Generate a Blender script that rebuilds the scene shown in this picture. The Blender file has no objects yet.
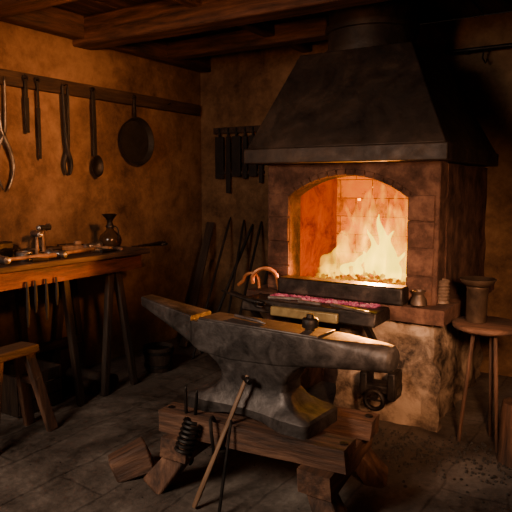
import bpy, bmesh, math, random
from mathutils import Vector, Matrix, noise, Euler
random.seed(7)
COL = bpy.context.scene.collection
V = Vector
R = math.radians

# ------------------------------------------------------------ materials
def nodes(name):
    m = bpy.data.materials.new(name); m.use_nodes = True
    nt = m.node_tree; nt.nodes.clear()
    out = nt.nodes.new('ShaderNodeOutputMaterial')
    return m, nt, out

def ramp(nt, src, stops):
    r = nt.nodes.new('ShaderNodeValToRGB')
    while len(r.color_ramp.elements) < len(stops): r.color_ramp.elements.new(0.5)
    for e, (p, c) in zip(r.color_ramp.elements, stops):
        e.position = p; e.color = (c[0], c[1], c[2], 1)
    nt.links.new(src, r.inputs[0]); return r.outputs[0]

def noise_n(nt, vec, scale, detail=6, rough=0.6, dist=0.0):
    n = nt.nodes.new('ShaderNodeTexNoise')
    n.inputs['Scale'].default_value = scale; n.inputs['Detail'].default_value = detail
    n.inputs['Roughness'].default_value = rough; n.inputs['Distortion'].default_value = dist
    nt.links.new(vec, n.inputs['Vector']); return n.outputs['Fac']

def coords(nt, stretch=(1,1,1), rot=(0,0,0)):
    tc = nt.nodes.new('ShaderNodeTexCoord'); mp = nt.nodes.new('ShaderNodeMapping')
    mp.inputs['Scale'].default_value = stretch; mp.inputs['Rotation'].default_value = rot
    nt.links.new(tc.outputs['Object'], mp.inputs['Vector']); return mp.outputs[0]

def math_n(nt, op, a, b):
    n = nt.nodes.new('ShaderNodeMath'); n.operation = op
    for i, x in enumerate((a, b)):
        if isinstance(x, (int, float)): n.inputs[i].default_value = x
        else: nt.links.new(x, n.inputs[i])
    return n.outputs[0]

def mat(name, stops, scale=6, rough=(0.5,0.9), metal=0.0, bump=0.3, bscale=30, stretch=(1,1,1), dist=0.3):
    m, nt, out = nodes(name)
    v = coords(nt, stretch)
    f = noise_n(nt, v, scale, 8, 0.65, dist)
    c = ramp(nt, f, stops)
    b = nt.nodes.new('ShaderNodeBsdfPrincipled')
    nt.links.new(c, b.inputs['Base Color'])
    b.inputs['Metallic'].default_value = metal
    f2 = noise_n(nt, v, bscale, 8, 0.7)
    mr = nt.nodes.new('ShaderNodeMapRange'); nt.links.new(f2, mr.inputs[0])
    mr.inputs[1].default_value = 0.3; mr.inputs[2].default_value = 0.7
    mr.inputs[3].default_value = rough[0]; mr.inputs[4].default_value = rough[1]
    nt.links.new(mr.outputs[0], b.inputs['Roughness'])
    bp = nt.nodes.new('ShaderNodeBump'); bp.inputs['Strength'].default_value = bump
    bp.inputs['Distance'].default_value = 0.02
    nt.links.new(f2, bp.inputs['Height']); nt.links.new(bp.outputs[0], b.inputs['Normal'])
    nt.links.new(b.outputs[0], out.inputs[0]); return m

M = {}
def plaster(name, stops, bump=0.55, dscale=1.3):
    m, nt, out = nodes(name)
    v = coords(nt)
    a = noise_n(nt, v, dscale, 10, 0.62, 0.3)
    b2 = noise_n(nt, v, 9, 10, 0.75, 0.2)
    s = math_n(nt,'ADD', math_n(nt,'MULTIPLY',a,0.65), math_n(nt,'MULTIPLY',b2,0.38))
    c = ramp(nt, s, stops)
    b = nt.nodes.new('ShaderNodeBsdfPrincipled'); nt.links.new(c, b.inputs['Base Color'])
    b.inputs['Roughness'].default_value = 0.92; b.inputs['Specular IOR Level'].default_value = 0.25
    bp = nt.nodes.new('ShaderNodeBump'); bp.inputs['Strength'].default_value=bump; bp.inputs['Distance'].default_value=0.04
    nt.links.new(s, bp.inputs['Height']); nt.links.new(bp.outputs[0], b.inputs['Normal'])
    nt.links.new(b.outputs[0], out.inputs[0]); return m
M['plaster'] = plaster('ochre_plaster', [(0.38,(0.045,0.023,0.012)),(0.5,(0.155,0.083,0.041)),(0.64,(0.31,0.178,0.092))], 0.6, 1.1)
M['stone'] = plaster('rough_masonry', [(0.41,(0.025,0.017,0.012)),(0.49,(0.16,0.108,0.073)),(0.60,(0.42,0.30,0.205))], 1.0, 4.2)
M['darkstone'] = plaster('sooty_brick', [(0.38,(0.022,0.011,0.008)),(0.5,(0.080,0.038,0.025)),(0.64,(0.19,0.095,0.06))], 0.9, 5)
M['iron'] = mat('dark_iron', [(0.35,(0.012,0.010,0.009)),(0.55,(0.04,0.032,0.028)),(0.7,(0.10,0.075,0.06))], 7, (0.35,0.65), 0.75, 0.2, 28)
M['blackiron'] = mat('black_iron', [(0.35,(0.008,0.006,0.005)),(0.65,(0.025,0.018,0.014))], 7, (0.5,0.8), 0.2, 0.2, 28)
M['anvil'] = mat('anvil_steel', [(0.34,(0.024,0.020,0.018)),(0.5,(0.072,0.060,0.054)),(0.68,(0.15,0.127,0.115))], 8, (0.38,0.64), 0.7, 0.2, 34, dist=0.7)
M['face'] = mat('worn_face_steel', [(0.35,(0.07,0.058,0.052)),(0.6,(0.17,0.145,0.13))], 9, (0.36,0.55), 0.75, 0.1, 40)
M['steel'] = mat('worn_steel', [(0.35,(0.14,0.12,0.11)),(0.65,(0.42,0.38,0.35))], 12, (0.25,0.5), 0.9, 0.1, 40)
M['dullsteel'] = mat('dull_steel', [(0.35,(0.09,0.078,0.07)),(0.65,(0.28,0.25,0.225))], 12, (0.35,0.6), 0.8, 0.1, 40)
M['hood'] = mat('sooty_hood_iron', [(0.32,(0.014,0.010,0.008)),(0.52,(0.042,0.028,0.020)),(0.70,(0.095,0.062,0.043))], 3.5, (0.42,0.75), 0.35, 0.2, 14, dist=0.6)
def wood(name, st, lo=0.03, k=1.0, red=1.0):
    return mat(name, [(0.35,(lo,lo*.5,lo*.3)),(0.55,(0.11*k*red,0.057*k,0.030*k)),(0.72,(0.23*k*red,0.13*k,0.07*k))], 5, (0.5,0.85), 0, 0.5, 16, stretch=st)
M['oldwood'] = wood('aged_wood',(0.5,4,4),0.03,1.0,1.15); M['oldwoody'] = wood('aged_wood_lengthwise',(4,0.5,4),0.03,1.0,1.15); M['oldwoodz'] = wood('aged_wood_upright',(4,4,0.5),0.03,1.0,1.15)
M['darkx'] = wood('smoked_beam_wood',(0.5,4,4),0.02,0.8,1.25); M['darky'] = wood('smoked_ceiling_wood',(4,0.5,4),0.016,0.6,1.25); M['darkz'] = wood('smoked_plank_wood',(4,4,0.5),0.012,0.35)
M['benchtop'] = wood('dark_bench_wood',(4,0.5,4),0.015,0.5)
M['handle'] = mat('handle_ash', [(0.35,(0.12,0.06,0.03)),(0.65,(0.34,0.19,0.10))], 6, (0.4,0.6), 0, 0.15, 20, stretch=(4,4,0.6))
M['firelit_wood'] = mat('firelit_apron_wood', [(0.35,(0.03,0.009,0.005)),(0.5,(0.11,0.030,0.014)),(0.65,(0.22,0.062,0.028))], 4, (0.45,0.7), 0, 0.6, 12, stretch=(4,0.6,4))  # bench apron wood, red firelight mixed into the colour
M['brass'] = mat('tarnished_brass', [(0.35,(0.14,0.10,0.04)),(0.65,(0.34,0.26,0.11))], 8, (0.4,0.6), 0.4, 0.2, 20)
M['firelit_iron'] = mat('firelit_hoop_iron', [(0.35,(0.30,0.10,0.035)),(0.65,(0.60,0.25,0.09))], 8, (0.35,0.5), 0.5, 0.1, 20)  # iron of the hearth hoops, orange firelight put into the colour
M['clay'] = mat('brown_clay', [(0.35,(0.08,0.05,0.035)),(0.65,(0.2,0.13,0.085))], 8, (0.5,0.8), 0.0, 0.3, 20)
M['brownmetal'] = mat('brown_patinated_metal', [(0.35,(0.05,0.032,0.022)),(0.65,(0.15,0.095,0.062))], 8, (0.35,0.55), 0.6, 0.15, 20)
M['coal'] = mat('black_coal', [(0.35,(0.018,0.014,0.011)),(0.65,(0.06,0.048,0.038))], 20, (0.6,0.9), 0, 0.4, 40)
M['glass'] = mat('smoked_glass', [(0.3,(0.02,0.012,0.008)),(0.7,(0.07,0.04,0.02))], 6, (0.08,0.2), 0.2, 0.02, 10)

# floor: worn boards with faint seams under packed dust
m, nt, out = nodes('worn_dusty_floor')
v = coords(nt); vs = coords(nt, (3,0.8,1))
a = noise_n(nt, v, 1.3, 10, 0.68, 0.6); b2 = noise_n(nt, vs, 2.5, 9, 0.7, 0.6); c3 = noise_n(nt, v, 26, 8, 0.75, 0.2)
s = math_n(nt,'ADD', math_n(nt,'ADD', math_n(nt,'MULTIPLY',a,0.55), math_n(nt,'MULTIPLY',b2,0.20)), math_n(nt,'MULTIPLY',c3,0.25))
w = nt.nodes.new('ShaderNodeTexNoise'); w.inputs['Scale'].default_value=2.5; nt.links.new(v,w.inputs['Vector'])
ad = nt.nodes.new('ShaderNodeVectorMath'); ad.operation='MULTIPLY_ADD'; ad.inputs[1].default_value=(.12,.12,0)
nt.links.new(w.outputs['Color'],ad.inputs[0]); nt.links.new(coords(nt,(1,1,1),(0,0,R(90))),ad.inputs[2])
br = nt.nodes.new('ShaderNodeTexBrick'); nt.links.new(ad.outputs[0], br.inputs['Vector'])
br.inputs['Scale'].default_value=1.0; br.inputs['Brick Width'].default_value=1.9; br.inputs['Row Height'].default_value=0.34; br.inputs['Mortar Size'].default_value=0.012; br.inputs['Mortar Smooth'].default_value=0.9
seam = math_n(nt,'MULTIPLY', br.outputs['Fac'], math_n(nt,'MULTIPLY', a, 0.10))
s = math_n(nt,'SUBTRACT', s, seam)
col = ramp(nt, s, [(0.40,(0.022,0.016,0.013)),(0.52,(0.120,0.092,0.073)),(0.64,(0.27,0.217,0.175))])
bs = nt.nodes.new('ShaderNodeBsdfPrincipled'); nt.links.new(col, bs.inputs['Base Color'])
rr = nt.nodes.new('ShaderNodeMapRange'); nt.links.new(a, rr.inputs[0]); rr.inputs[1].default_value=0.35; rr.inputs[2].default_value=0.65
rr.inputs[3].default_value=0.42; rr.inputs[4].default_value=0.78; nt.links.new(rr.outputs[0], bs.inputs['Roughness'])
bp = nt.nodes.new('ShaderNodeBump'); bp.inputs['Strength'].default_value=0.65; bp.inputs['Distance'].default_value=0.035
nt.links.new(s, bp.inputs['Height']); nt.links.new(bp.outputs[0], bs.inputs['Normal']); nt.links.new(bs.outputs[0], out.inputs[0])
M['floor'] = m

def firebrick(name, rot):
    m, nt, out = nodes(name)
    v = coords(nt, (1,1,1), rot)
    br = nt.nodes.new('ShaderNodeTexBrick'); nt.links.new(v, br.inputs['Vector'])
    br.inputs['Scale'].default_value = 1.0; br.inputs['Brick Width'].default_value = 0.26; br.inputs['Row Height'].default_value = 0.14
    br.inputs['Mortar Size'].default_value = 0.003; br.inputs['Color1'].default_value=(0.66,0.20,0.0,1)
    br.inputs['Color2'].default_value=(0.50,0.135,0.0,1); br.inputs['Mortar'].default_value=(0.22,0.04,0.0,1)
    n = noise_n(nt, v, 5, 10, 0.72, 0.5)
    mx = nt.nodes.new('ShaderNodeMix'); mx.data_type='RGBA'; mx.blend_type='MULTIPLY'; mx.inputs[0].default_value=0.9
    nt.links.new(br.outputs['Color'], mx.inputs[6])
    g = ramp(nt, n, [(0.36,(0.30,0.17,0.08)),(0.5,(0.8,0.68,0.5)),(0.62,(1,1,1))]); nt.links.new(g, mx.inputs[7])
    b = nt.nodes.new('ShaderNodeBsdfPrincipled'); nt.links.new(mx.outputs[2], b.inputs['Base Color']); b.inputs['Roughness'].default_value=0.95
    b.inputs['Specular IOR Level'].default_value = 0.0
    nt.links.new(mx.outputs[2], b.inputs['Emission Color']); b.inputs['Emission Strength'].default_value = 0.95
    bp = nt.nodes.new('ShaderNodeBump'); bp.inputs['Strength'].default_value=0.5; bp.inputs['Distance'].default_value=0.02
    nt.links.new(br.outputs['Fac'], bp.inputs['Height']); bp.invert=True; nt.links.new(bp.outputs[0], b.inputs['Normal'])
    nt.links.new(b.outputs[0], out.inputs[0]); return m
M['fb_back'] = firebrick('glowing_firebrick_rear', (R(-90),0,0))
M['fb_side'] = firebrick('glowing_firebrick_cheek', (R(-90),0,R(-90)))

def ember(name, stops, st):
    m, nt, out = nodes(name)
    v = coords(nt); n = noise_n(nt, v, 14, 5, 0.7, 0.3); c = ramp(nt, n, stops)
    b = nt.nodes.new('ShaderNodeBsdfPrincipled'); b.inputs['Base Color'].default_value=(0.010,0.003,0.0,1); b.inputs['Roughness'].default_value=1.0
    b.inputs['Specular IOR Level'].default_value = 0.0
    nt.links.new(c, b.inputs['Emission Color']); b.inputs['Emission Strength'].default_value=st; nt.links.new(b.outputs[0], out.inputs[0]); return m
M['ember'] = ember('glowing_embers', [(0.38,(0.25,0.03,0.0)),(0.50,(0.8,0.20,0.0)),(0.64,(1.0,0.38,0.0))], 0.9)
M['ember2'] = ember('cooling_embers', [(0.38,(0.08,0.006,0.015)),(0.50,(0.55,0.06,0.09)),(0.66,(1.0,0.27,0.18))], 0.95)

def flame_mat(name, stren, z0, z1, c0, c1, nscale=10):
    m, nt, out = nodes(name)
    tc = nt.nodes.new('ShaderNodeTexCoord'); sp = nt.nodes.new('ShaderNodeSeparateXYZ'); nt.links.new(tc.outputs['Object'], sp.inputs[0])
    mr = nt.nodes.new('ShaderNodeMapRange'); nt.links.new(sp.outputs[2], mr.inputs[0]); mr.inputs[1].default_value=z0; mr.inputs[2].default_value=z1
    c = ramp(nt, mr.outputs[0], [(0.0,c0),(0.9,c1)])
    mp = nt.nodes.new('ShaderNodeMapping'); mp.inputs['Scale'].default_value=(1,1,0.3); nt.links.new(tc.outputs['Object'], mp.inputs[0])
    n = noise_n(nt, mp.outputs[0], nscale, 3, 0.6, 1.5)
    mm = nt.nodes.new('ShaderNodeMapRange'); nt.links.new(n, mm.inputs[0]); mm.inputs[1].default_value=0.40; mm.inputs[2].default_value=0.62
    mm.inputs[3].default_value=0.08; mm.inputs[4].default_value=1.0
    st2 = math_n(nt,'MULTIPLY', mm.outputs[0], stren)
    e = nt.nodes.new('ShaderNodeEmission'); nt.links.new(c, e.inputs[0]); nt.links.new(st2, e.inputs[1])
    nt.links.new(e.outputs[0], out.inputs['Volume']); return m
M['flame'] = flame_mat('flame_gas', 26, 0.0, 0.65, (1.0,0.54,0.0), (1.0,0.42,0.0))
m, nt, out = nodes('flame_core'); e = nt.nodes.new('ShaderNodeEmission'); e.inputs[0].default_value=(1.0,0.66,0.02,1); e.inputs[1].default_value=3.6
nt.links.new(e.outputs[0], out.inputs[0]); M['core']=m

# ------------------------------------------------------------ mesh builder
class B:
    def __init__(s): s.bm = bmesh.new()
    def box(s, c, d, rot=(0,0,0), jit=0.0):
        r = bmesh.ops.create_cube(s.bm, size=1)
        Mx = Matrix.Translation(V(c)) @ Euler(rot).to_matrix().to_4x4() @ Matrix.Diagonal((*d,1))
        bmesh.ops.transform(s.bm, matrix=Mx, verts=r['verts'])
        if jit:
            for v in r['verts']: v.co += V([random.uniform(-jit,jit) for _ in range(3)])
        return s
    def beam(s, p0, p1, w, h, up=(0,0,1), taper=1.0, jit=0.0):
        p0, p1 = V(p0), V(p1); d = (p1-p0).normalized(); up = V(up)
        if abs(d.dot(up)) > 0.98: up = V((0,1,0))
        x = d.cross(up).normalized(); z = x.cross(d).normalized()
        vs = []
        for p, k in ((p0,1),(p1,taper)):
            for a, b in ((-1,-1),(1,-1),(1,1),(-1,1)):
                j = V([random.uniform(-jit,jit) for _ in range(3)]) if jit else V((0,0,0))
                vs.append(s.bm.verts.new(p + x*(a*w/2*k) + z*(b*h/2*k) + j))
        for f in ((3,2,1,0),(4,5,6,7),(0,1,5,4),(1,2,6,5),(2,3,7,6),(3,0,4,7)): s.bm.faces.new([vs[i] for i in f])
        return s
    def tube(s, pts, r, n=10, closed=False, flat=1.0):
        pts = [V(p) for p in pts]; N = len(pts)
        rs = r if isinstance(r,(list,tuple)) else [r]*N
        rings = []; prev = None
        for i, p in enumerate(pts):
            if closed: t = (pts[(i+1)%N]-pts[i-1]).normalized()
            else: t = (pts[min(i+1,N-1)]-pts[max(i-1,0)]).normalized()
            if prev is None:
                a = V((0,0,1)) if abs(t.z)<0.9 else V((0,1,0)); x = t.cross(a).normalized()
            else: x = (prev - t*prev.dot(t)).normalized()
            prev = x; y = t.cross(x)
            rings.append([s.bm.verts.new(p + x*(math.cos(2*math.pi*k/n)*rs[i]) + y*(math.sin(2*math.pi*k/n)*rs[i]*flat)) for k in range(n)])
        for i in range(N if closed else N-1):
            A, C = rings[i], rings[(i+1)%N]
            for k in range(n): s.bm.faces.new((A[k],A[(k+1)%n],C[(k+1)%n],C[k]))
        if not closed:
            s.bm.faces.new(rings[0][::-1]); s.bm.faces.new(rings[-1])
        return s
    def lathe(s, prof, c=(0,0,0), rot=(0,0,0), n=28, sx=1, sy=1):
        Mx = Matrix.Translation(V(c)) @ Euler(rot).to_matrix().to_4x4()
        rings = []
        for r, z in prof:
            r = max(r, 0.0008)
            rings.append([s.bm.verts.new(Mx @ V((r*math.cos(2*math.pi*k/n)*sx, r*math.sin(2*math.pi*k/n)*sy, z))) for k in range(n)])
        for A, C in zip(rings, rings[1:]):
            for k in range(n): s.bm.faces.new((A[k],A[(k+1)%n],C[(k+1)%n],C[k]))
        s.bm.faces.new(rings[0][::-1]); s.bm.faces.new(rings[-1]); return s
    def loft(s, rings):
        Rr = [[s.bm.verts.new(V(p)) for p in ring] for ring in rings]; n = len(Rr[0])
        for A, C in zip(Rr, Rr[1:]):
            for k in range(n): s.bm.faces.new((A[k],A[(k+1)%n],C[(k+1)%n],C[k]))
        s.bm.faces.new(Rr[0][::-1]); s.bm.faces.new(Rr[-1]); return s
    def chunk(s, c, r, sub=1, flat=1.0):
        q = bmesh.ops.create_icosphere(s.bm, subdivisions=sub, radius=r)
        a = random.uniform(0,6.28)
        for v in q['verts']:
            v.co = V((v.co.x*random.uniform(.75,1.25), v.co.y*random.uniform(.75,1.25), v.co.z*random.uniform(.7,1.1)*flat)) 
            v.co = Matrix.Rotation(a,3,'Z') @ v.co + V(c)
        return s
    def rough(s, amp=0.03, cuts=7, freq=4.0, seed=0):
        bmesh.ops.subdivide_edges(s.bm, edges=s.bm.edges[:], cuts=cuts, use_grid_fill=True)
        for v in s.bm.verts:
            q = v.co*freq + V((seed,seed,0))
            v.co += V((noise.noise(q), noise.noise(q+V((7,0,0))), noise.noise(q+V((0,13,0)))*.3))*amp
        return s
    def done(s, name, mt, parent=None, loc=(0,0,0), rot=(0,0,0), bevel=0.0, seg=2, smooth=40, sub=0, label=None, cat=None, group=None, kind=None):
        bm = s.bm
        bmesh.ops.recalc_face_normals(bm, faces=bm.faces[:])
        if smooth:
            for f in bm.faces: f.smooth = True
            for e in bm.edges:
                if len(e.link_faces)==2 and e.calc_face_angle(0) > math.radians(smooth): e.smooth = False
        me = bpy.data.meshes.new(name); bm.to_mesh(me); bm.free()
        o = bpy.data.objects.new(name, me); COL.objects.link(o)
        me.materials.append(M[mt])
        o.location = loc; o.rotation_euler = rot
        if parent: o.parent = parent
        if bevel:
            md = o.modifiers.new('bev','BEVEL'); md.width = bevel; md.segments = seg; md.limit_method='ANGLE'; md.angle_limit=math.radians(40)
        if sub:
            md = o.modifiers.new('sub','SUBSURF'); md.levels = sub; md.render_levels = sub
        if label: o['label'] = label
        if cat: o['category'] = cat
        if group: o['group'] = group
        if kind: o['kind'] = kind
        return o

def top(name, label, cat, loc=(0,0,0), rot=(0,0,0), group=None, sc=1.0):
    e = bpy.data.objects.new(name, None); COL.objects.link(e); e.empty_display_size = 0.1
    e.location = loc; e.rotation_euler = rot; e.scale=(sc,sc,sc)
    e['label'] = label; e['category'] = cat
    if group: e['group'] = group
    return e

# ------------------------------------------------------------ room
LX, BY, CZ = -3.75, 4.95, 2.78
B().box((-1.1,1.7,-0.05),(5.9,7.0,0.1)).done('floor','floor',kind='structure',smooth=0)
B().box((LX-0.05,1.7,CZ/2),(0.1,7.0,CZ)).done('wall_left','plaster',kind='structure',smooth=0)
B().box((-1.1,BY+0.05,CZ/2),(5.4,0.1,CZ)).done('wall_back','plaster',kind='structure',smooth=0)
B().box((1.65,1.7,CZ/2),(0.1,7.0,CZ)).done('wall_right','plaster',kind='structure',smooth=0)
b = B()
for i in range(24):
    x = LX + 0.01 + i*0.225
    b.box((x+0.11,1.7,CZ+0.03+random.uniform(0,.006)),(0.216,6.5,0.05))
b.box((-1.1,1.7,CZ+0.09),(5.4,6.5,0.05))
b.done('ceiling','darky',kind='structure',smooth=0)
def trim(n, p0, p1, w, h):
    B().beam(p0,p1,w,h,jit=0.008).done('trim_%d'%n,'darkx' if abs(p0[0]-p1[0])>1 else 'darky',kind='structure',bevel=0.015)
trim(1,(LX,2.5,2.68),(1.6,2.5,2.68),0.17,0.20)
trim(2,(LX,3.42,2.67),(1.6,3.42,2.67),0.2,0.22)
trim(3,(LX,4.35,2.70),(-2.05,4.35,2.70),0.14,0.15)
trim(4,(LX+0.07,-1.0,2.69),(LX+0.07,4.95,2.69),0.13,0.17)
trim(5,(-2.55,2.4,2.73),(-2.55,4.95,2.73),0.10,0.09)
trim(6,(LX,1.5,2.68),(1.6,1.5,2.68),0.17,0.20)

# ------------------------------------------------------------ forge
forge = top('forge','masonry blacksmith forge with arched firebox and tapering sooty iron hood','forge',(-1.54,3.56,0))
FX, FY = -1.54, 3.56
def L(x,y,z): return (x-FX, y-FY, z)
b = B(); b.box(L(-1.27,4.2,0.345),(0.66,1.26,0.69)); b.rough(0.045,20,9)
b.done('masonry_base','stone',forge,smooth=30)
B().box(L(-2.04,4.2,0.34),(0.2,1.26,0.68)).rough(0.03,6,4,3).done('masonry_pier','darkstone',forge)
B().box(L(-1.75,4.45,0.34),(0.5,0.76,0.68)).done('masonry_rear','darkstone',forge)
B().box(L(-1.55,4.18,0.735),(1.36,1.48,0.09)).rough(0.012,6,6).done('hearth_slab','darkstone',forge)
B().box(L(-1.66,3.33,0.73),(0.92,0.24,0.085),jit=0.006).done('hearth_ledge','iron',forge,bevel=0.01)
for x in (-2.06,-1.28): B().beam(L(x,3.55,0.42),L(x,3.26,0.69),0.035,0.035).done('ledge_bracket','iron',forge,bevel=0.005)
def arch_pts(hw, zb, zs, zt, n=14):
    h = zt-zs; rad = (hw*hw+h*h)/(2*h); cz = zt-rad; a0 = math.asin(hw/rad)
    pts = [(-hw,zb),(-hw,zb+(zs-zb)*.33),(-hw,zb+(zs-zb)*.66)]
    for i in range(n+1):
        a = -a0 + 2*a0*i/n; pts.append((rad*math.sin(a), cz+rad*math.cos(a)))
    pts += [(hw,zb+(zs-zb)*.66),(hw,zb+(zs-zb)*.33),(hw,zb)]
    return pts
inn = arch_pts(0.405,0.78,1.42,1.56)
cx = -1.55
xo0, xo1, zo = -2.13, -0.955, 1.64
outp=[]
for i,(x,z) in enumerate(inn):
    if i<3: outp.append((xo0, z))
    elif i>=len(inn)-3: outp.append((xo1,z))
    else: outp.append((xo0+(xo1-xo0)*(i-3)/14, zo))
b = B()
def ring(y, pts, off): return [b.bm.verts.new(L((cx+p[0]) if off else p[0], y, p[1])) for p in pts]
If,Ib,Of,Ob = ring(3.56,inn,1), ring(3.72,inn,1), ring(3.56,outp,0), ring(3.72,outp,0)
for i in range(len(inn)-1):
    for q in ((If[i],If[i+1],Of[i+1],Of[i]),(Ib[i+1],Ib[i],Ob[i],Ob[i+1]),(If[i+1],If[i],Ib[i],Ib[i+1]),(Of[i],Of[i+1],Ob[i+1],Ob[i])): b.bm.faces.new(q)
for i in (0,len(inn)-1): b.bm.faces.new((If[i],Of[i],Ob[i],Ib[i]))
b.done('firebox_arch','darkstone',forge,bevel=0.008)
b = B()
for i in range(3,17):
    (x0,z0),(x1,z1)=inn[i],inn[i+1]
    mx,mz=(x0+x1)/2,(z0+z1)/2; a=math.atan2(z1-z0,x1-x0)
    b.box(L(cx+mx-math.sin(a)*0.022,3.556,mz+math.cos(a)*0.022),(math.hypot(x1-x0,z1-z0)-0.004,0.02,0.04),(0,-a,0))
for sx in (-1,1):
    for k in range(4):
        b.box(L(cx+sx*0.49,3.557,0.87+k*0.165),(0.16,0.02,0.155),jit=0.004)
b.done('arch_stones','darkstone',forge,bevel=0.006)
B().box(L(-2.06,4.31,1.205),(0.14,1.18,0.85)).done('firebox_wall','darkstone',forge,bevel=0.01)
B().box(L(-1.02,4.31,1.205),(0.13,1.18,0.85)).rough(.02,6,5).done('firebox_wall','darkstone',forge)
B().box(L(-1.54,4.66,1.205),(0.9,0.46,0.85)).done('firebox_wall','darkstone',forge,bevel=0.01)
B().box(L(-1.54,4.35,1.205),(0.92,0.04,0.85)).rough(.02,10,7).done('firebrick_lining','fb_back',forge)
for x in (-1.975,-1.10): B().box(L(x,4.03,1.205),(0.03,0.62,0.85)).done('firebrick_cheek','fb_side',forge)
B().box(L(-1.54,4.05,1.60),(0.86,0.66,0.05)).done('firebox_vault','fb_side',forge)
B().box(L(-1.55,3.50,0.835),(0.86,0.13,0.11)).done('fire_sill','iron',forge,bevel=0.014)
B().box(L(-1.66,3.205,0.715),(0.46,0.035,0.06)).done('ledge_bar','brass',forge,bevel=0.008, label='tarnished brass-coloured bar')
hx0,hx1,hy0,hy1 = -2.25,-0.89,3.44,4.94
b = B(); b.box((0,0,0),(hx1-hx0,hy1-hy0,0.10))
for v in b.bm.verts: v.co += V(L((hx0+hx1)/2,(hy0+hy1)/2,1.69))
b.done('hood_rim','hood',forge,bevel=0.008)
b = B(); lv = []
for t in (0,1):
    x0 = hx0+0.015+(-2.05-hx0)*t; x1 = hx1-0.015+(-1.225-hx1)*t; y0 = hy0+0.015+(3.82-hy0)*t; y1=hy1-0.01+(4.62-hy1)*t
    z = 1.74+(2.40-1.74)*t
    lv.append([L(x0,y0,z),L(x1,y0,z),L(x1,y1,z),L(x0,y1,z)])
b.loft(lv); b.done('hood','hood',forge,bevel=0.008,smooth=25)
cxp,cyp=-1.65,4.20
B().lathe([(0.335,2.40),(0.335,2.44),(0.31,2.445),(0.31,2.56),(0.33,2.565),(0.33,2.605),(0.31,2.61),(0.31,2.775)],L(cxp,cyp,0),n=48).done('chimney_pipe','hood',forge,smooth=50)

b = B()
for i in range(650):
    x = random.uniform(-1.93,-1.16); y = random.uniform(3.58,4.28); h = 0.05*max(0,1-((x+1.50)/0.5)**2)
    b.chunk((x+1.55,y-3.9,0.80+random.uniform(0,h+0.04)),random.uniform(0.010,0.020))
b.done('ember_bed','ember',loc=(-1.55,3.9,0),label='bed of glowing orange coals inside the forge',cat='embers',kind='stuff',smooth=60)
b = B()
for i in range(600):
    x = random.uniform(-1.98,-1.25); y = random.uniform(3.34,3.43)
    b.chunk((x+1.7,y-3.33,0.773+random.uniform(0.001,0.008)),random.uniform(0.004,0.008))
b.done('spilled_embers','ember2',loc=(-1.7,3.33,0),label='thin line of dull pink-hot embers along the hearth ledge',cat='embers',kind='stuff',smooth=0)

def tongue(b, x, y, h, r, lean=0.0, ph=0.0, z0=0.0, n=18, amp=1.0):
    pts=[];rs=[]
    for i in range(n+1):
        t=i/n
        pts.append((x+lean*t*t+0.045*amp*math.sin(ph+t*8)*t, y+0.02*math.sin(ph*2+t*5)*t, z0+h*t))
        rs.append(max(0.003, r*(1-t)**0.6*(0.75+1.1*t*(1-t)*2+0.18*math.sin(ph*3+t*12))))
    b.tube(pts,rs,12)
fire = top('fire','bright yellow-orange flames leaping over glowing coals in the forge','fire',(-1.55,3.90,0.86))
b = B()
T = [(-.28,0,.20,.05,.04,1),(-.21,.03,.34,.05,.03,2.2),(-.14,-.02,.42,.055,.03,.3),(-.06,.02,.55,.055,.03,4),(.02,-.03,.66,.065,.03,5.2),
     (.09,.03,.68,.07,-.02,.9),(.16,-.02,.65,.065,.01,3.3),(.23,.02,.60,.055,.02,1.7),(.29,-.01,.44,.045,.01,2.9),(.0,.0,.26,.11,0,0),(.12,0,.34,.13,0,1),
     (.20,.07,.68,.045,.04,4.4),(-.03,.08,.64,.04,.03,2.1),(-.16,.06,.52,.035,.04,3.0),(.26,.05,.62,.035,.02,.2)]
for x,y,h,r,l,p in T: tongue(b,x,y,h,r,l,p)
b.box((0.01,0,0.02),(0.66,0.2,0.09))
o = b.done('flame','flame',fire,smooth=0)
md = o.modifiers.new('rm','REMESH'); md.mode='VOXEL'; md.voxel_size=0.01; md.use_smooth_shade=True
tex = bpy.data.textures.new('flick','CLOUDS'); tex.noise_scale=0.08; tex.noise_depth=2
md = o.modifiers.new('dp','DISPLACE'); md.texture=tex; md.strength=0.05; md.mid_level=0.5; md.direction='NORMAL'
md = o.modifiers.new('sm','SMOOTH'); md.factor=0.5; md.iterations=1
b = B()
for x,y,h,r,l,p in [(-.14,.0,.10,.03,.02,1),(-.05,.02,.19,.032,.02,2),(.04,-.01,.34,.034,.02,3),(.11,.02,.46,.036,.01,4),(.18,0,.34,.034,.02,5),(.24,.0,.20,.028,.01,1)]:
    tongue(b,x,y,h,r,l,p,z0=0.01,amp=.8)
o = b.done('flame_core','core',fire,smooth=60,label='yellow-hot flame core')
md = o.modifiers.new('rm','REMESH'); md.mode='VOXEL'; md.voxel_size=0.01; md.use_smooth_shade=True

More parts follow.
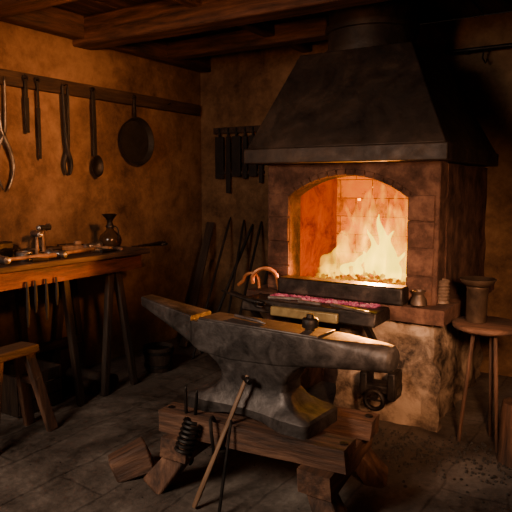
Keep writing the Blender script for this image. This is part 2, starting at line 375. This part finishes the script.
# ------------------------------------------------------------ anvil
anvil = top('anvil','massive dark worn iron anvil on a timber stand','anvil',(-1.53,2.44,0.38),(0,0,R(-4)))
def rsec(x, zt, zb, hw, rt, rb, k=5):
    pts=[]
    for cy,cz,r,a0 in ((hw-rt,zt-rt,rt,0),(-hw+rt,zt-rt,rt,90),(-hw+rb,zb+rb,rb,180),(hw-rb,zb+rb,rb,270)):
        for i in range(k+1):
            a=R(a0+90*i/k); pts.append((x,cy+r*math.cos(a),cz+r*math.sin(a)))
    return pts
b = B()
st = [(-.760,.500,.456,.036,.006,.015),(-.752,.504,.446,.045,.008,.02),(-.66,.492,.412,.056,.008,.03),(-.55,.478,.372,.066,.008,.035),(-.44,.465,.332,.075,.008,.035),(-.37,.457,.305,.080,.008,.03),(-.35,.453,.295,.082,.008,.03)]
b.loft([rsec(*s_) for s_ in st]); b.done('horn','anvil',anvil,smooth=28)
b = B()
st = [(-.352,.428,.295,.078,.006,.02),(-.30,.428,.275,.084,.006,.02),(-.298,.444,.275,.086,.006,.015),(-.1,.446,.265,.088,.006,.012),(.2,.448,.285,.088,.007,.012),(.38,.450,.312,.088,.010,.016),(.48,.451,.320,.084,.02,.03),(.58,.451,.326,.076,.04,.045),(.68,.451,.330,.067,.054,.054),(.715,.446,.334,.062,.052,.052),(.728,.434,.345,.048,.042,.042),(.732,.412,.365,.03,.021,.021)]
b.loft([rsec(*s_) for s_ in st])
lv = [(0,-.34,.39,.155,.03),(.06,-.34,.39,.155,.03),(.072,-.33,.38,.145,.03),(.092,-.25,.315,.118,.03),(.12,-.195,.265,.098,.035),(.16,-.165,.23,.084,.035),(.20,-.165,.225,.081,.03),(.24,-.195,.245,.081,.025),(.28,-.255,.285,.082,.02),(.32,-.325,.345,.083,.015),(.355,-.345,.40,.083,.015)]
rings=[]
for z,x0,x1,hy,rc in lv:
    rg=[]; k=4; sub_=6
    cs=((x1-rc,hy-rc,0),(x0+rc,hy-rc,90),(x0+rc,-hy+rc,180),(x1-rc,-hy+rc,270))
    P=[]
    for cxx,cyy,a0 in cs:
        P.append([(cxx+rc*math.cos(R(a0+90*i/k)),cyy+rc*math.sin(R(a0+90*i/k))) for i in range(k+1)])
    for i in range(4):
        rg+=P[i]; A=P[i][-1]; C=P[(i+1)%4][0]
        rg+=[(A[0]+(C[0]-A[0])*j/sub_,A[1]+(C[1]-A[1])*j/sub_) for j in range(1,sub_)]
    c0=(x0+x1)/2
    out_=[]
    for px,py in rg:
        if z<.08: py*=1-0.18*max(0,1-((px-c0)/0.22)**2)
        zz=z
        if z==0: zz=0.028*max(0,1-((px-c0)/0.2)**2)
        out_.append((px,py,zz))
    rings.append(out_)
b.loft(rings); b.done('body','anvil',anvil,smooth=30)
B().beam((-.295,0,.4475),(.40,0,.4515),.168,.012).done('face_plate','face',anvil,bevel=0.004, label='worn smooth steel face')
b=B(); b.lathe([(0.022,0),(0.022,0.012),(0.036,0.014),(0.038,0.03),(0.038,0.05),(0.030,0.058),(0.018,0.06),(0.016,0.075),(0.001,0.077)])
b.done('hardy_tool','iron',loc=(-1.22,2.42,0.8375),label='short dark round hardy tool on the anvil face',cat='tool',smooth=50)
b=B(); b.tube([(-.11,0,0.009),(-.05,0,0.009),(.05,0,0.009),(.075,0,.007),(.11,0,0.004)],[.009,.009,.009,.008,.003],8)
b.done('punch','steel',loc=(-1.56,2.44,0.8365),rot=(0,0,R(-15)),label='small steel punch lying on the anvil',cat='tool')

# stand
stand = top('anvil_stand','low heavy timber stand with splayed chunky feet under the anvil','stand',(-1.47,2.47,0),(0,0,R(4)))
for y in (-.18,.18): B().box((0,y,.328),(.98,.14,.10),jit=.006).rough(.010,7,6,y*9).done('long_beam','oldwood',stand,smooth=30)
for x in (-.37,.37): B().box((x,0,.225),(.15,.60,.105),jit=.008).rough(.010,7,6,x*9).done('cross_beam','oldwoody',stand,smooth=30)
for x in (-.37,.37):
    for y in (-.22,.22):
        sx=math.copysign(1,x)
        B().beam((x*1.0,y,.18),(x+sx*.12,y*1.3,0.0),.10,.11,up=(0,1,0),taper=1.15,jit=.008).done('leg','oldwoodz',stand,bevel=.012)
for x in (-.37,.37):
    for y in (-.18,.18): B().lathe([(0.02,0),(0.02,.008),(.001,.012)],(x*1.24,y,.377),n=6).done('bolt','iron',stand)
B().box((0,0,.06),(.2,.13,.13),(0,0,0),jit=.02).done('wood_block','oldwood',loc=(-2.12,2.20,0.02),rot=(0,R(-18),R(50)),label='split wooden block lying against the anvil stand foot',cat='wood block',bevel=.012)

def orient(p0,p1):
    d=(V(p1)-V(p0)); return d.length, d.to_track_quat('Z','Y').to_euler()
Ln,rt = orient((-1.64,2.08,0.005),(-1.49,2.31,.60))
h = top('long_handled_hammer','long wooden-handled hammer leaning upright against the anvil','hammer',(-1.64,2.08,0.012),rt)
B().tube([(0,0,0),(0,0,.05),(0,0,.3),(0,0,Ln-.05),(0,0,Ln)],[.012,.016,.014,.012,.011],10,flat=.8).done('handle','handle',h)
b=B(); b.lathe([(0.012,-.045),(0.016,-.04),(.016,-.01),(.013,0),(.013,.02),(.010,.04),(.004,.045)],(0,0,Ln-.02),(0,R(90),R(0)),12); b.done('head','iron',h)

def tongs(name,label,loc,rot,Lg=.7,open_=.05,r=.008,mt='iron',jaw=.22,group=None,bow=.05):
    t = top(name,label,'tongs',loc,rot,group)
    for sgn in (-1,1):
        y=.006*sgn; pv=-Lg*(1-jaw)
        pts=[(sgn*open_,y,0),(sgn*open_*.95,y,-Lg*.2),(sgn*open_*.6,y,-Lg*.5),(sgn*.012,y,pv+.03),(-sgn*.008,y,pv-.02),(-sgn*bow,y,pv-Lg*jaw*.4),(-sgn*bow*.9,y,pv-Lg*jaw*.7),(-sgn*.006,y,-Lg)]
        B().tube(pts,[r*.8,r*.9,r,r*1.5,r*1.5,r*1.1,r,r*.8],8).done('arm',mt,t,sub=1)
    B().lathe([(.001,-.016),(.012,-.014),(.012,.014),(.001,.016)],(0,0,-Lg*(1-jaw)),(R(90),0,0),10).done('rivet',mt,t)
    return t

b=B(); pts=[]
for i in range(90):
    a=i/90*math.pi*2*7; pts.append((.04*math.cos(a),.04*math.sin(a),i/90*.17))
b.tube(pts,.009,6); b.done('coil_spring','iron',loc=(-1.76,2.15,.22),rot=(R(-12),R(14),0),label='coiled dark iron spring hung on the anvil stand',cat='spring')
b=B(); pts=[(0,0,0),(0,-.02,.03),(.01,-.05,.03),(.02,-.06,-.02),(.03,-.055,-.12),(.02,-.05,-.2)]
b.tube(pts,.009,8); b.done('iron_hook','iron',loc=(-1.62,2.225,.38),label='bent iron hook hanging over the stand beam',cat='hook')
tongs('leaning_tongs','dark iron tongs leaning on the anvil stand',(-1.74,2.20,.54),(R(14),R(14),R(0)),Lg=.50,open_=.03,jaw=.2,bow=.025,r=.010)
Ln,rt=orient((-1.50,2.08,0.005),(-1.51,2.20,.42))
B().tube([(0,0,0),(0,0,.2),(0,0,Ln)],[.008,.008,.006],8).done('iron_rod','iron',loc=(-1.50,2.08,0.006),rot=rt,label='short thin iron rod propped on the stand',cat='rod')

# vise
vs = top('bench_vise','dark iron screw vise mounted low on the forge masonry','vise',(-1.24,3.48,.22))
B().box((0,-.05,.05),(.24,.12,.05)).box((-.09,-.05,.07),(.05,.13,.15)).box((.09,-.06,.08),(.05,.14,.17)).done('jaws','iron',vs,bevel=.01)
B().tube([(.02,-.10,.05),(.02,-.22,.03)],.016,12).done('screw','iron',vs)
B().tube([(.02+.055*math.cos(a*math.pi/12),-.21,.02+.055*math.sin(a*math.pi/12)) for a in range(24)],.014,8,closed=True).done('hand_wheel','iron',vs)
B().tube([(.02-.05,-.21,.02),(.02+.05,-.21,.02)],.008,8).done('spoke','iron',vs)

# hearth items
b=B(); pts=[(.085*math.cos(a),0,.075*math.sin(a)) for a in [math.pi*i/14 for i in range(15)]]
b.tube([(.10,0,-.07)]+pts+[(-.08,0,-.03)],.014,8); b.done('iron_hoop','firelit_iron',loc=(-2.08,3.44,.865),rot=(0,0,R(25)),label='bent hoop handle with orange firelight in its colour standing on the hearth',cat='hoop')
b=B(); pts=[(.055*math.cos(a),0,.05*math.sin(a)) for a in [math.pi*i/14 for i in range(15)]]
b.tube([(.06,0,-.05)]+pts+[(-.10,0,-.04)],.012,8); b.done('iron_hoop','firelit_iron',loc=(-2.20,3.46,.845),rot=(0,0,R(10)),label='small curved tong handle resting on the hearth',cat='hoop')
tongs('fire_tongs','iron tongs lying flat over the hearth ledge',(-2.28,3.26,.80),(R(-84),R(0),R(70)),Lg=.42,open_=.04,jaw=.2,bow=.03,r=.011)
b=B(); b.lathe([(.038,0),(.05,.01),(.046,.04),(.033,.06),(.030,.075),(.040,.088),(.040,.093),(.030,.093),(.024,.075)]); b.done('small_pot','brownmetal',loc=(-1.04,3.49,.785),label='small dark metal pot on the hearth corner',cat='pot',smooth=50)
pr=[(.038,0),(.046,.005)]
for i in range(6): pr+=[(.046,.014+i*.02),(.038,.022+i*.02)]
pr+=[(.046,.14),(.034,.148),(.028,.135)]
b=B(); b.lathe(pr); b.done('ribbed_canister','clay',loc=(-.945,3.64,.785),label='ribbed spool-like brown canister on the hearth corner',cat='canister',smooth=50)
for x,y,l,rz in ((-1.50,3.26,.30,-20),(-1.95,3.27,.22,12),(-1.72,3.25,.16,-4)):
    B().beam((0,0,0),(l,.0,0),.02,.014).done('flat_bar','dullsteel',loc=(x,y,.785),rot=(0,0,R(rz)),label='flat steel bar lying on the hearth ledge',cat='iron bar',group='bars on the hearth ledge')

# stool
stl = top('round_stool','small round dark wooden stool with slim legs beside the forge','stool',(-.66,3.55,0))
B().lathe([(.18,0),(.19,.01),(.19,.028),(.18,.035),(.001,.035)],(0,0,.685),n=36).done('seat','oldwood',stl,smooth=40)
for k in range(3):
    a=R(200+k*120); B().tube([(.07*math.cos(a),.07*math.sin(a),.685),(.13*math.cos(a),.13*math.sin(a),0)],[.012,.011],10).done('leg','oldwoodz',stl)
b=B(); b.lathe([(.054,0),(.058,.006),(.058,.19),(.061,.195),(.061,.205),(.04,.205),(.04,.12)]); b.done('iron_cup','brownmetal',loc=(-.72,3.54,.72),label='tall dark brown metal cylinder on the round stool',cat='cup',smooth=50)
b=B(); b.lathe([(.045,0),(.055,.003),(.085,.018),(.098,.034),(.100,.044),(.092,.044),(.06,.030),(.001,.028)]); b.done('shallow_bowl','brownmetal',loc=(-.72,3.54,.926),label='flat shallow metal dish resting on top of the cylinder',cat='dish',smooth=50)
B().tube([(0,0,0),(.005,0,.12),(0,.005,.26),(.004,0,.34)],[.075,.07,.068,.06],10).done('log','oldwoodz',loc=(-.475,3.38,0.0),label='short upright split log standing near the stool',cat='log')

# ------------------------------------------------------------ workbench
bench = top('workbench','long rough dark wooden workbench against the plaster wall','workbench',(-3.40,2.1,0))
b=B()
for k in range(3): b.box((-.225+k*.232,0.0,1.01),(.231,2.56,.035),jit=.003)
b.done('bench_top','benchtop',bench,bevel=.006)
B().box((.30,0,.935),(.035,2.44,.10)).rough(.004,5,5).done('apron','firelit_wood',bench)
B().box((0,1.2,.935),(.565,.035,.10)).done('apron','firelit_wood',bench,bevel=.006)
for y in (-.95,.55,1.0):
    for x,fx in ((.24,.28),(-.24,-.27)):
        for yo in ((-.12,.12) if y>.9 else (.0,)):
            B().beam((x,y+yo*.2,.97),(fx,y+yo*1.25+(.08 if y==.55 else 0),0),.045,.055,up=(0,1,0),jit=.003).done('leg','darkz',bench,bevel=.008)
B().box((-.24,.55,.30),(.04,1.1,.06)).done('stretcher','darky',bench,bevel=.006)
ZB=1.028
GT='tools on the workbench'
jug=top('oil_lamp','dark glass oil lamp with bulbous base standing on the bench end','lamp',(-3.34,3.26,ZB))
B().lathe([(.055,0),(.065,.005),(.082,.03),(.087,.06),(.075,.095),(.045,.12),(.030,.135),(.026,.15)]).done('reservoir','glass',jug,smooth=60)
B().lathe([(.03,.15),(.034,.165),(.024,.175),(.02,.2),(.034,.225),(.052,.245),(.058,.255),(.050,.255),(.02,.22)]).done('neck','iron',jug,smooth=60)
B().tube([(.024,0,.16),(.06,0,.17),(.09,0,.14),(.09,0,.08),(.085,0,.05)],.006,8).done('handle','iron',jug,sub=1)
def hammer(loc,rz,Lh=.3,s=1.0,label='ball-peen hammer with wooden handle lying on the bench',mt='steel',rot=None,hm='handle'):
    t=top('hammer',label,'hammer',loc,rot or (0,0,rz),GT,s)
    B().tube([(0.0,0,.018),(.1,0,.018),(Lh*.7,0,.018),(Lh,0,.018)],[.009,.010,.014,.012],10,flat=.75).done('handle',hm,t)
    B().lathe([(.014,-.055),(.019,-.05),(.019,-.03),(.013,-.02),(.015,-.008),(.015,.012),(.010,.022),(.016,.034),(.014,.048),(.001,.055)],(0,0,.02),(R(90),0,0),14).done('head',mt,t,smooth=50)
    return t
hammer((-3.13,2.58,ZB),R(100),.26,1.5); hammer((-3.34,3.08,ZB),R(-10),.16,1.4,'cross-peen hammer with wooden handle lying on the bench')
hammer((-3.16,2.20,ZB),R(80),.22,1.6,'heavy steel hammer lying near the bench edge')
hammer((-3.56,2.60,ZB),R(60),.20,1.5,'dark hammer lying against the wall side of the bench','iron',hm='darkz')
hammer((-3.46,2.72,ZB+.18),0,.135,1.3,'short hammer standing head-up on the bench',rot=(0,R(90),R(20)))
hammer((-3.33,2.56,ZB+.15),0,.11,1.3,'small hammer standing head-up beside the forming block',rot=(0,R(90),R(70)))
b=B(); b.box((0,0,.03),(.12,.16,.06)).box((0,0,.08),(.07,.2,.05)); b.done('iron_block','iron',loc=(-3.44,2.38,ZB),rot=(0,0,R(15)),label='stepped iron forming block on the bench',cat='iron block',group=GT,bevel=.01)
random.seed(11)
for (x,y,r_,l,mt) in [(-3.25,2.80,70,.26,'steel'),(-3.50,3.20,110,.20,'iron'),(-3.11,3.02,95,.16,'iron'),(-3.18,2.99,60,.10,'steel'),(-3.58,2.95,80,.3,'iron'),(-3.36,2.78,100,.18,'iron'),(-3.54,3.10,20,.16,'steel'),(-3.10,2.43,85,.12,'iron'),(-3.64,3.15,85,.25,'iron'),(-3.28,2.30,40,.2,'iron'),(-3.18,3.16,160,.16,'steel'),(-3.36,2.66,95,.10,'steel')]:
    B().tube([(-l/2,0,.014),(-l/6,0,.014),(l/6,0,.012),(l/2,0,.006)],[.014,.014,.010,.006],8).done('chisel',mt,loc=(x,y,ZB),rot=(0,0,R(r_)),label='steel chisel lying among the bench tools' if mt=='steel' else 'dark iron chisel lying among the bench tools',cat='chisel',group=GT)
b=B(); b.lathe([(.045,0),(.05,.005),(.05,.05),(.045,.055),(.03,.055),(.028,.02)]); b.done('metal_tin','steel',loc=(-3.24,2.42,ZB),label='low round steel tin on the bench',cat='tin',group=GT)
b=B(); b.lathe([(.04,0),(.045,.005),(.03,.06),(.035,.09),(.02,.10),(.001,.10)]); b.done('metal_tin','iron',loc=(-3.5,2.24,ZB),label='dark waisted iron tin near the wall side of the bench',cat='tin',group=GT)
b=B(); b.lathe([(.03,0),(.035,.004),(.035,.08),(.018,.10),(.016,.13),(.001,.132)]); b.done('metal_tin','iron',loc=(-3.64,2.86,ZB),label='narrow-necked dark oil tin by the wall',cat='tin',group=GT)
b=B(); b.box((0,0,.02),(.08,.16,.04)).box((.0,.05,.055),(.05,.05,.03)); b.done('wood_plane','handle',loc=(-3.42,2.95,ZB),rot=(0,0,R(-25)),label='small worn wooden plane on the bench',cat='plane',group=GT,bevel=.008)
tongs('bench_tongs','dark iron tongs lying flat on the bench',(-3.12,3.28,ZB+.02),(R(-90),0,R(175)),Lg=.34,open_=.035,jaw=.2,bow=.03,mt='iron',r=.009,group=GT)
for y,l in ((2.36,.2),(2.44,.26),(2.52,.18),(2.30,.28)):
    B().tube([(0,0,0),(.006,0,-.04),(.004,0,-l*.6),(0,0,-l)],[.006,.008,.012,.006],8).done('hanging_file','blackiron',loc=(-3.072,y,.92),label='dark file hanging from the bench apron',cat='file',group='files on the bench apron')
sh=top('sawhorse','small low wooden sawhorse with wide splayed plank legs','sawhorse',(-3.03,2.12,0),(0,0,R(4)))
B().box((0,0,.53),(.15,.34,.05),jit=.004).done('beam','benchtop',sh,bevel=.008)
for y in (-.11,.11):
    for sx in (-1,1): B().beam((sx*.04,y,.51),(sx*.10,y*2.0,0),.07,.035,up=(1,0,0),jit=.003).done('leg','oldwoodz',sh,bevel=.006)
B().box((0,.145,.33),(.16,.03,.05)).done('crosspiece','oldwood',sh,bevel=.005)
bk=top('wooden_bucket','dark wooden bucket standing under the bench end','bucket',(-3.2,3.62,0))
B().lathe([(.10,0),(.105,.01),(.125,.20),(.115,.20),(.10,.03),(.001,.03)]).done('staves','darkz',bk,smooth=50)
for z in (.05,.16): B().lathe([(.109+z*.09,z-.01),(.113+z*.09,z-.01),(.114+z*.09,z+.01),(.109+z*.09,z+.01)]).done('hoop','iron',bk)
for i,(x,y,z,rz,l,r_) in enumerate([(-3.35,3.04,.065,10,.40,.06),(-3.38,2.87,.058,15,.4,.055)]):
    B().tube([(-l/2,0,0),(0,.01,0),(l/2,0,0)],[r_,r_*.95,r_*.9],10).done('log','darkz',loc=(x,y,z),rot=(0,0,R(rz)),label='rough split log stored under the bench',cat='log',group='logs under the bench')
cr=top('wooden_crate','dark slatted wooden crate under the bench','crate',(-3.42,2.52,0))
for z in (.05,.14,.23):
    B().box((.15,0,z),(.018,.34,.075)).done('slat','darkz',cr); B().box((-.15,0,z),(.018,.34,.075)).done('slat','darkz',cr)
B().box((0,.17,.14),(.30,.018,.26)).done('end_panel','darkz',cr); B().box((0,-.17,.14),(.30,.018,.26)).done('end_panel','darkz',cr); B().box((0,0,.02),(.28,.32,.015)).done('bottom','darkz',cr)

# ------------------------------------------------------------ wall rail + tools
rail=top('tool_rail','long dark wooden rail fixed along the plaster wall','rail',(LX,2.9,2.24))
B().box((.02,0,0),(.04,4.0,.105),jit=.004).done('rail_board','benchtop',rail,bevel=.006)
for y in (2.61,2.83,2.93,3.18,3.46,3.93,4.4): B().tube([(.03,y-2.9,0),(.075,y-2.9,.012)],.005,8).done('peg','iron',rail)
XR=LX+.062; GR='tools on the wall rail'
tongs('hanging_tongs','large worn steel tongs with curved open jaws hanging from the rail',(XR,2.63,2.25),(0,0,R(90)),Lg=.80,open_=.035,r=.011,mt='dullsteel',jaw=.48,group=GR,bow=.075)
def bar(y,l,w,label,t=.012,x=XR):
    e=top('forge_poker',label,'poker',(x,y,2.25),(0,0,R(90)),GR)
    B().tube([(.02*math.cos(a),0,.02*math.sin(a)) for a in [2*math.pi*i/14 for i in range(14)]],.005,6,closed=True).done('eye','blackiron',e)
    B().beam((0,0,-.02),(0,0,-l*.35),w*.6,t).beam((0,0,-l*.35),(0,0,-l),w,t,taper=.8).done('shank','blackiron',e,bevel=.003)
bar(2.83,.38,.040,'short flat iron poker hanging from the rail'); bar(2.93,.56,.028,'long flat iron poker hanging from the rail')
tongs('hanging_tongs','slim dark iron tongs hanging closed from the rail',(XR,3.18,2.27),(0,0,R(90)),Lg=.70,open_=.030,r=.014,jaw=.25,group=GR,bow=.034,mt='blackiron')
ld=top('ladle','dark iron ladle with long flat handle hanging from the rail','ladle',(XR,3.46,2.25),(0,0,R(90)),GR)
B().tube([(.018*math.cos(a),0,.018*math.sin(a)) for a in [2*math.pi*i/14 for i in range(14)]],.005,6,closed=True).done('eye','iron',ld)
B().beam((0,0,-.018),(0,0,-.52),.036,.012,taper=1.1).done('handle','blackiron',ld,bevel=.003)
B().lathe([(.001,-.02),(.04,-.012),(.055,.01),(.06,.02),(.055,.02),(.04,-.002),(.001,-.01)],(0,-.01,-.60),(R(90),0,0),24,1,1.45).done('bowl','iron',ld,smooth=50)
pn=top('frying_pan','round dark iron pan hanging by its short handle from the rail','pan',(XR,3.93,2.25),(0,0,R(90)),GR)
B().tube([(.018*math.cos(a),0,.018*math.sin(a)) for a in [2*math.pi*i/14 for i in range(14)]],.005,6,closed=True).done('eye','iron',pn)
B().beam((0,0,-.016),(0,0,-.2),.03,.012).done('handle','iron',pn,bevel=.003)
B().lathe([(.001,-.02),(.175,-.02),(.20,.02),(.206,.02),(.184,-.028),(.001,-.028)],(0,-.012,-.375),(R(90),0,0),40).done('pan_body','blackiron',pn,smooth=40)

rk=top('wall_tool_rack','small dark wooden rack fixed to the plaster wall','rack',(-3.27,BY,2.0))
B().box((0,-.02,.03),(.60,.04,.06)).done('rack_board','benchtop',rk,bevel=.005)
B().box((0,-.02,-.38),(.56,.04,.03)).done('rack_board','benchtop',rk,bevel=.005)
for i,(x,w,l) in enumerate([(-3.49,.10,.46),(-3.385,.05,.60),(-3.29,.10,.44),(-3.19,.05,.46),(-3.10,.09,.44),(-3.01,.04,.50)]):
    b=B(); b.beam((0,0,.03),(0,0,-.05),.02,.015).beam((0,0,-.05),(0,0,-l),w,.012)
    b.done('flat_file','blackiron',loc=(x,BY-.048,2.02),label='dark flat rasp hanging on the wall rack',cat='file',group='files on the wall rack',bevel=.004)
for i,(x0,y0,x1,z1,r_) in enumerate([(-3.15,4.0,-3.38,1.18,.012),(-3.2,4.2,-3.12,1.12,.014),(-2.92,4.1,-3.22,1.16,.011),(-2.80,4.05,-3.02,1.15,.012),(-2.68,4.15,-2.82,1.20,.013)]):
    p0=V((x0,y0,0.004)); p1=V((x1,BY-.02,z1)); Ln,rt=orient(p0,p1)
    B().tube([(0,0,0),(0,0,Ln*.5),(0,0,Ln*.93),(0,0,Ln)],[r_,r_,r_*1.1,r_*.6],8).done('iron_rod','blackiron',loc=p0,rot=rt,label='long dark iron rod leaning against the plaster wall',cat='rod',group='rods leaning by the forge')
for x0,y0,x1,y1,z1,w in [(-3.45,4.25,-3.6,4.9,1.12,.08)]:
    p0=V((x0,y0,0.01)); p1=V((x1,y1,z1)); Ln,rt=orient(p0,p1)
    B().box((0,0,Ln/2),(w,.03,Ln),jit=.004).done('plank','darkz',loc=p0,rot=rt,label='dark weathered plank leaning in the room corner',cat='plank',bevel=.005)

pl=top('hanging_pole','thin dark iron pole bracketed along the upper wall','pole',(-.4,BY,2.52))
B().tube([(-.9,-.09,0),(.9,-.09,0)],.016,10).done('rod','iron',pl)
for x in (-.75,.7): B().beam((x,0,.0),(x,-.10,.0),.03,.03).done('bracket','iron',pl)
b=B(); b.tube([(0,0,.018),(0.02,0,0.0),(0,0,-.02),(-.005,0,-.06),(.02,0,-.1),(.03,0,-.07)],.007,8); b.done('iron_hook','iron',loc=(-1.02,BY-.09,2.51),label='small iron hook hanging from the wall pole',cat='hook')

b=B()
for i in range(700):
    x=random.gauss(-.9,.33); y=random.gauss(3.30,.16)
    if (y>3.47 and x<-.85) or x<-1.4 or y>3.9: continue
    r_=random.uniform(.002,.011); b.chunk((x,y,r_*.4),r_)
for i in range(140):
    x=random.uniform(-2.8,-.2); y=random.uniform(1.6,3.4); r_=random.uniform(.002,.005); b.chunk((x,y,r_*.4),r_)
b.done('coal_rubble','coal',label='fine coal crumbs and ash on the earth floor',cat='coal',kind='stuff',smooth=0)

# ------------------------------------------------------------ lights
def area(name, loc, tgt, size, power, colr, spread=180):
    l=bpy.data.lights.new(name,'AREA'); l.size=size; l.energy=power; l.color=colr; l.spread=R(spread)
    o=bpy.data.objects.new(name,l); COL.objects.link(o); o.location=loc
    o.rotation_euler=(V(tgt)-V(loc)).to_track_quat('-Z','Y').to_euler(); return o
area('lantern_light',(-0.4,1.6,2.15),(-3.7,3.0,1.9),0.25,11.5,(1.0,0.41,0.145),48)
area('side_fill_light',(0.1,1.1,1.5),(-1.2,3.6,0.75),0.25,10,(1.0,0.52,0.27),48)  # added warm fill to brighten the forge pier, stool and hood
area('beam_fill_light',(-1.8,0.9,1.95),(-2.4,3.6,2.70),0.3,3.6,(1.0,0.42,0.17),75)  # added upward fill to warm the beams and flue, no lamp hangs there
area('front_fill_light',(-2.2,-0.4,2.3),(-1.8,2.6,0.2),0.9,30,(1.0,0.80,0.63),105)  # added front fill for the floor and anvil sheen, not a real opening
l=bpy.data.lights.new('forge_glow','SPOT'); l.energy=750; l.color=(1.0,0.31,0.042); l.shadow_soft_size=0.04; l.spot_size=R(150); l.spot_blend=0.5
o=bpy.data.objects.new('forge_glow',l); COL.objects.link(o); o.location=(-1.46,3.88,1.01); o.rotation_euler=(V((-1.3,2.4,.85))-V(o.location)).to_track_quat('-Z','Y').to_euler()
l=bpy.data.lights.new('flame_light','POINT'); l.energy=7; l.color=(1.0,0.46,0.01); l.shadow_soft_size=0.1
o=bpy.data.objects.new('flame_light',l); COL.objects.link(o); o.location=(-1.50,3.82,1.12)
w=bpy.data.worlds.new('World'); bpy.context.scene.world=w; w.use_nodes=True
w.node_tree.nodes['Background'].inputs[0].default_value=(0.008,0.005,0.0035,1)

# ------------------------------------------------------------ camera
cam=bpy.data.cameras.new('Camera'); co=bpy.data.objects.new('Camera',cam); COL.objects.link(co)
cam.sensor_width=36; cam.lens=42.19; co.location=(0,0,1.5); co.rotation_euler=(R(83.25),0,R(32)); cam.clip_start=0.05
bpy.context.scene.camera=co
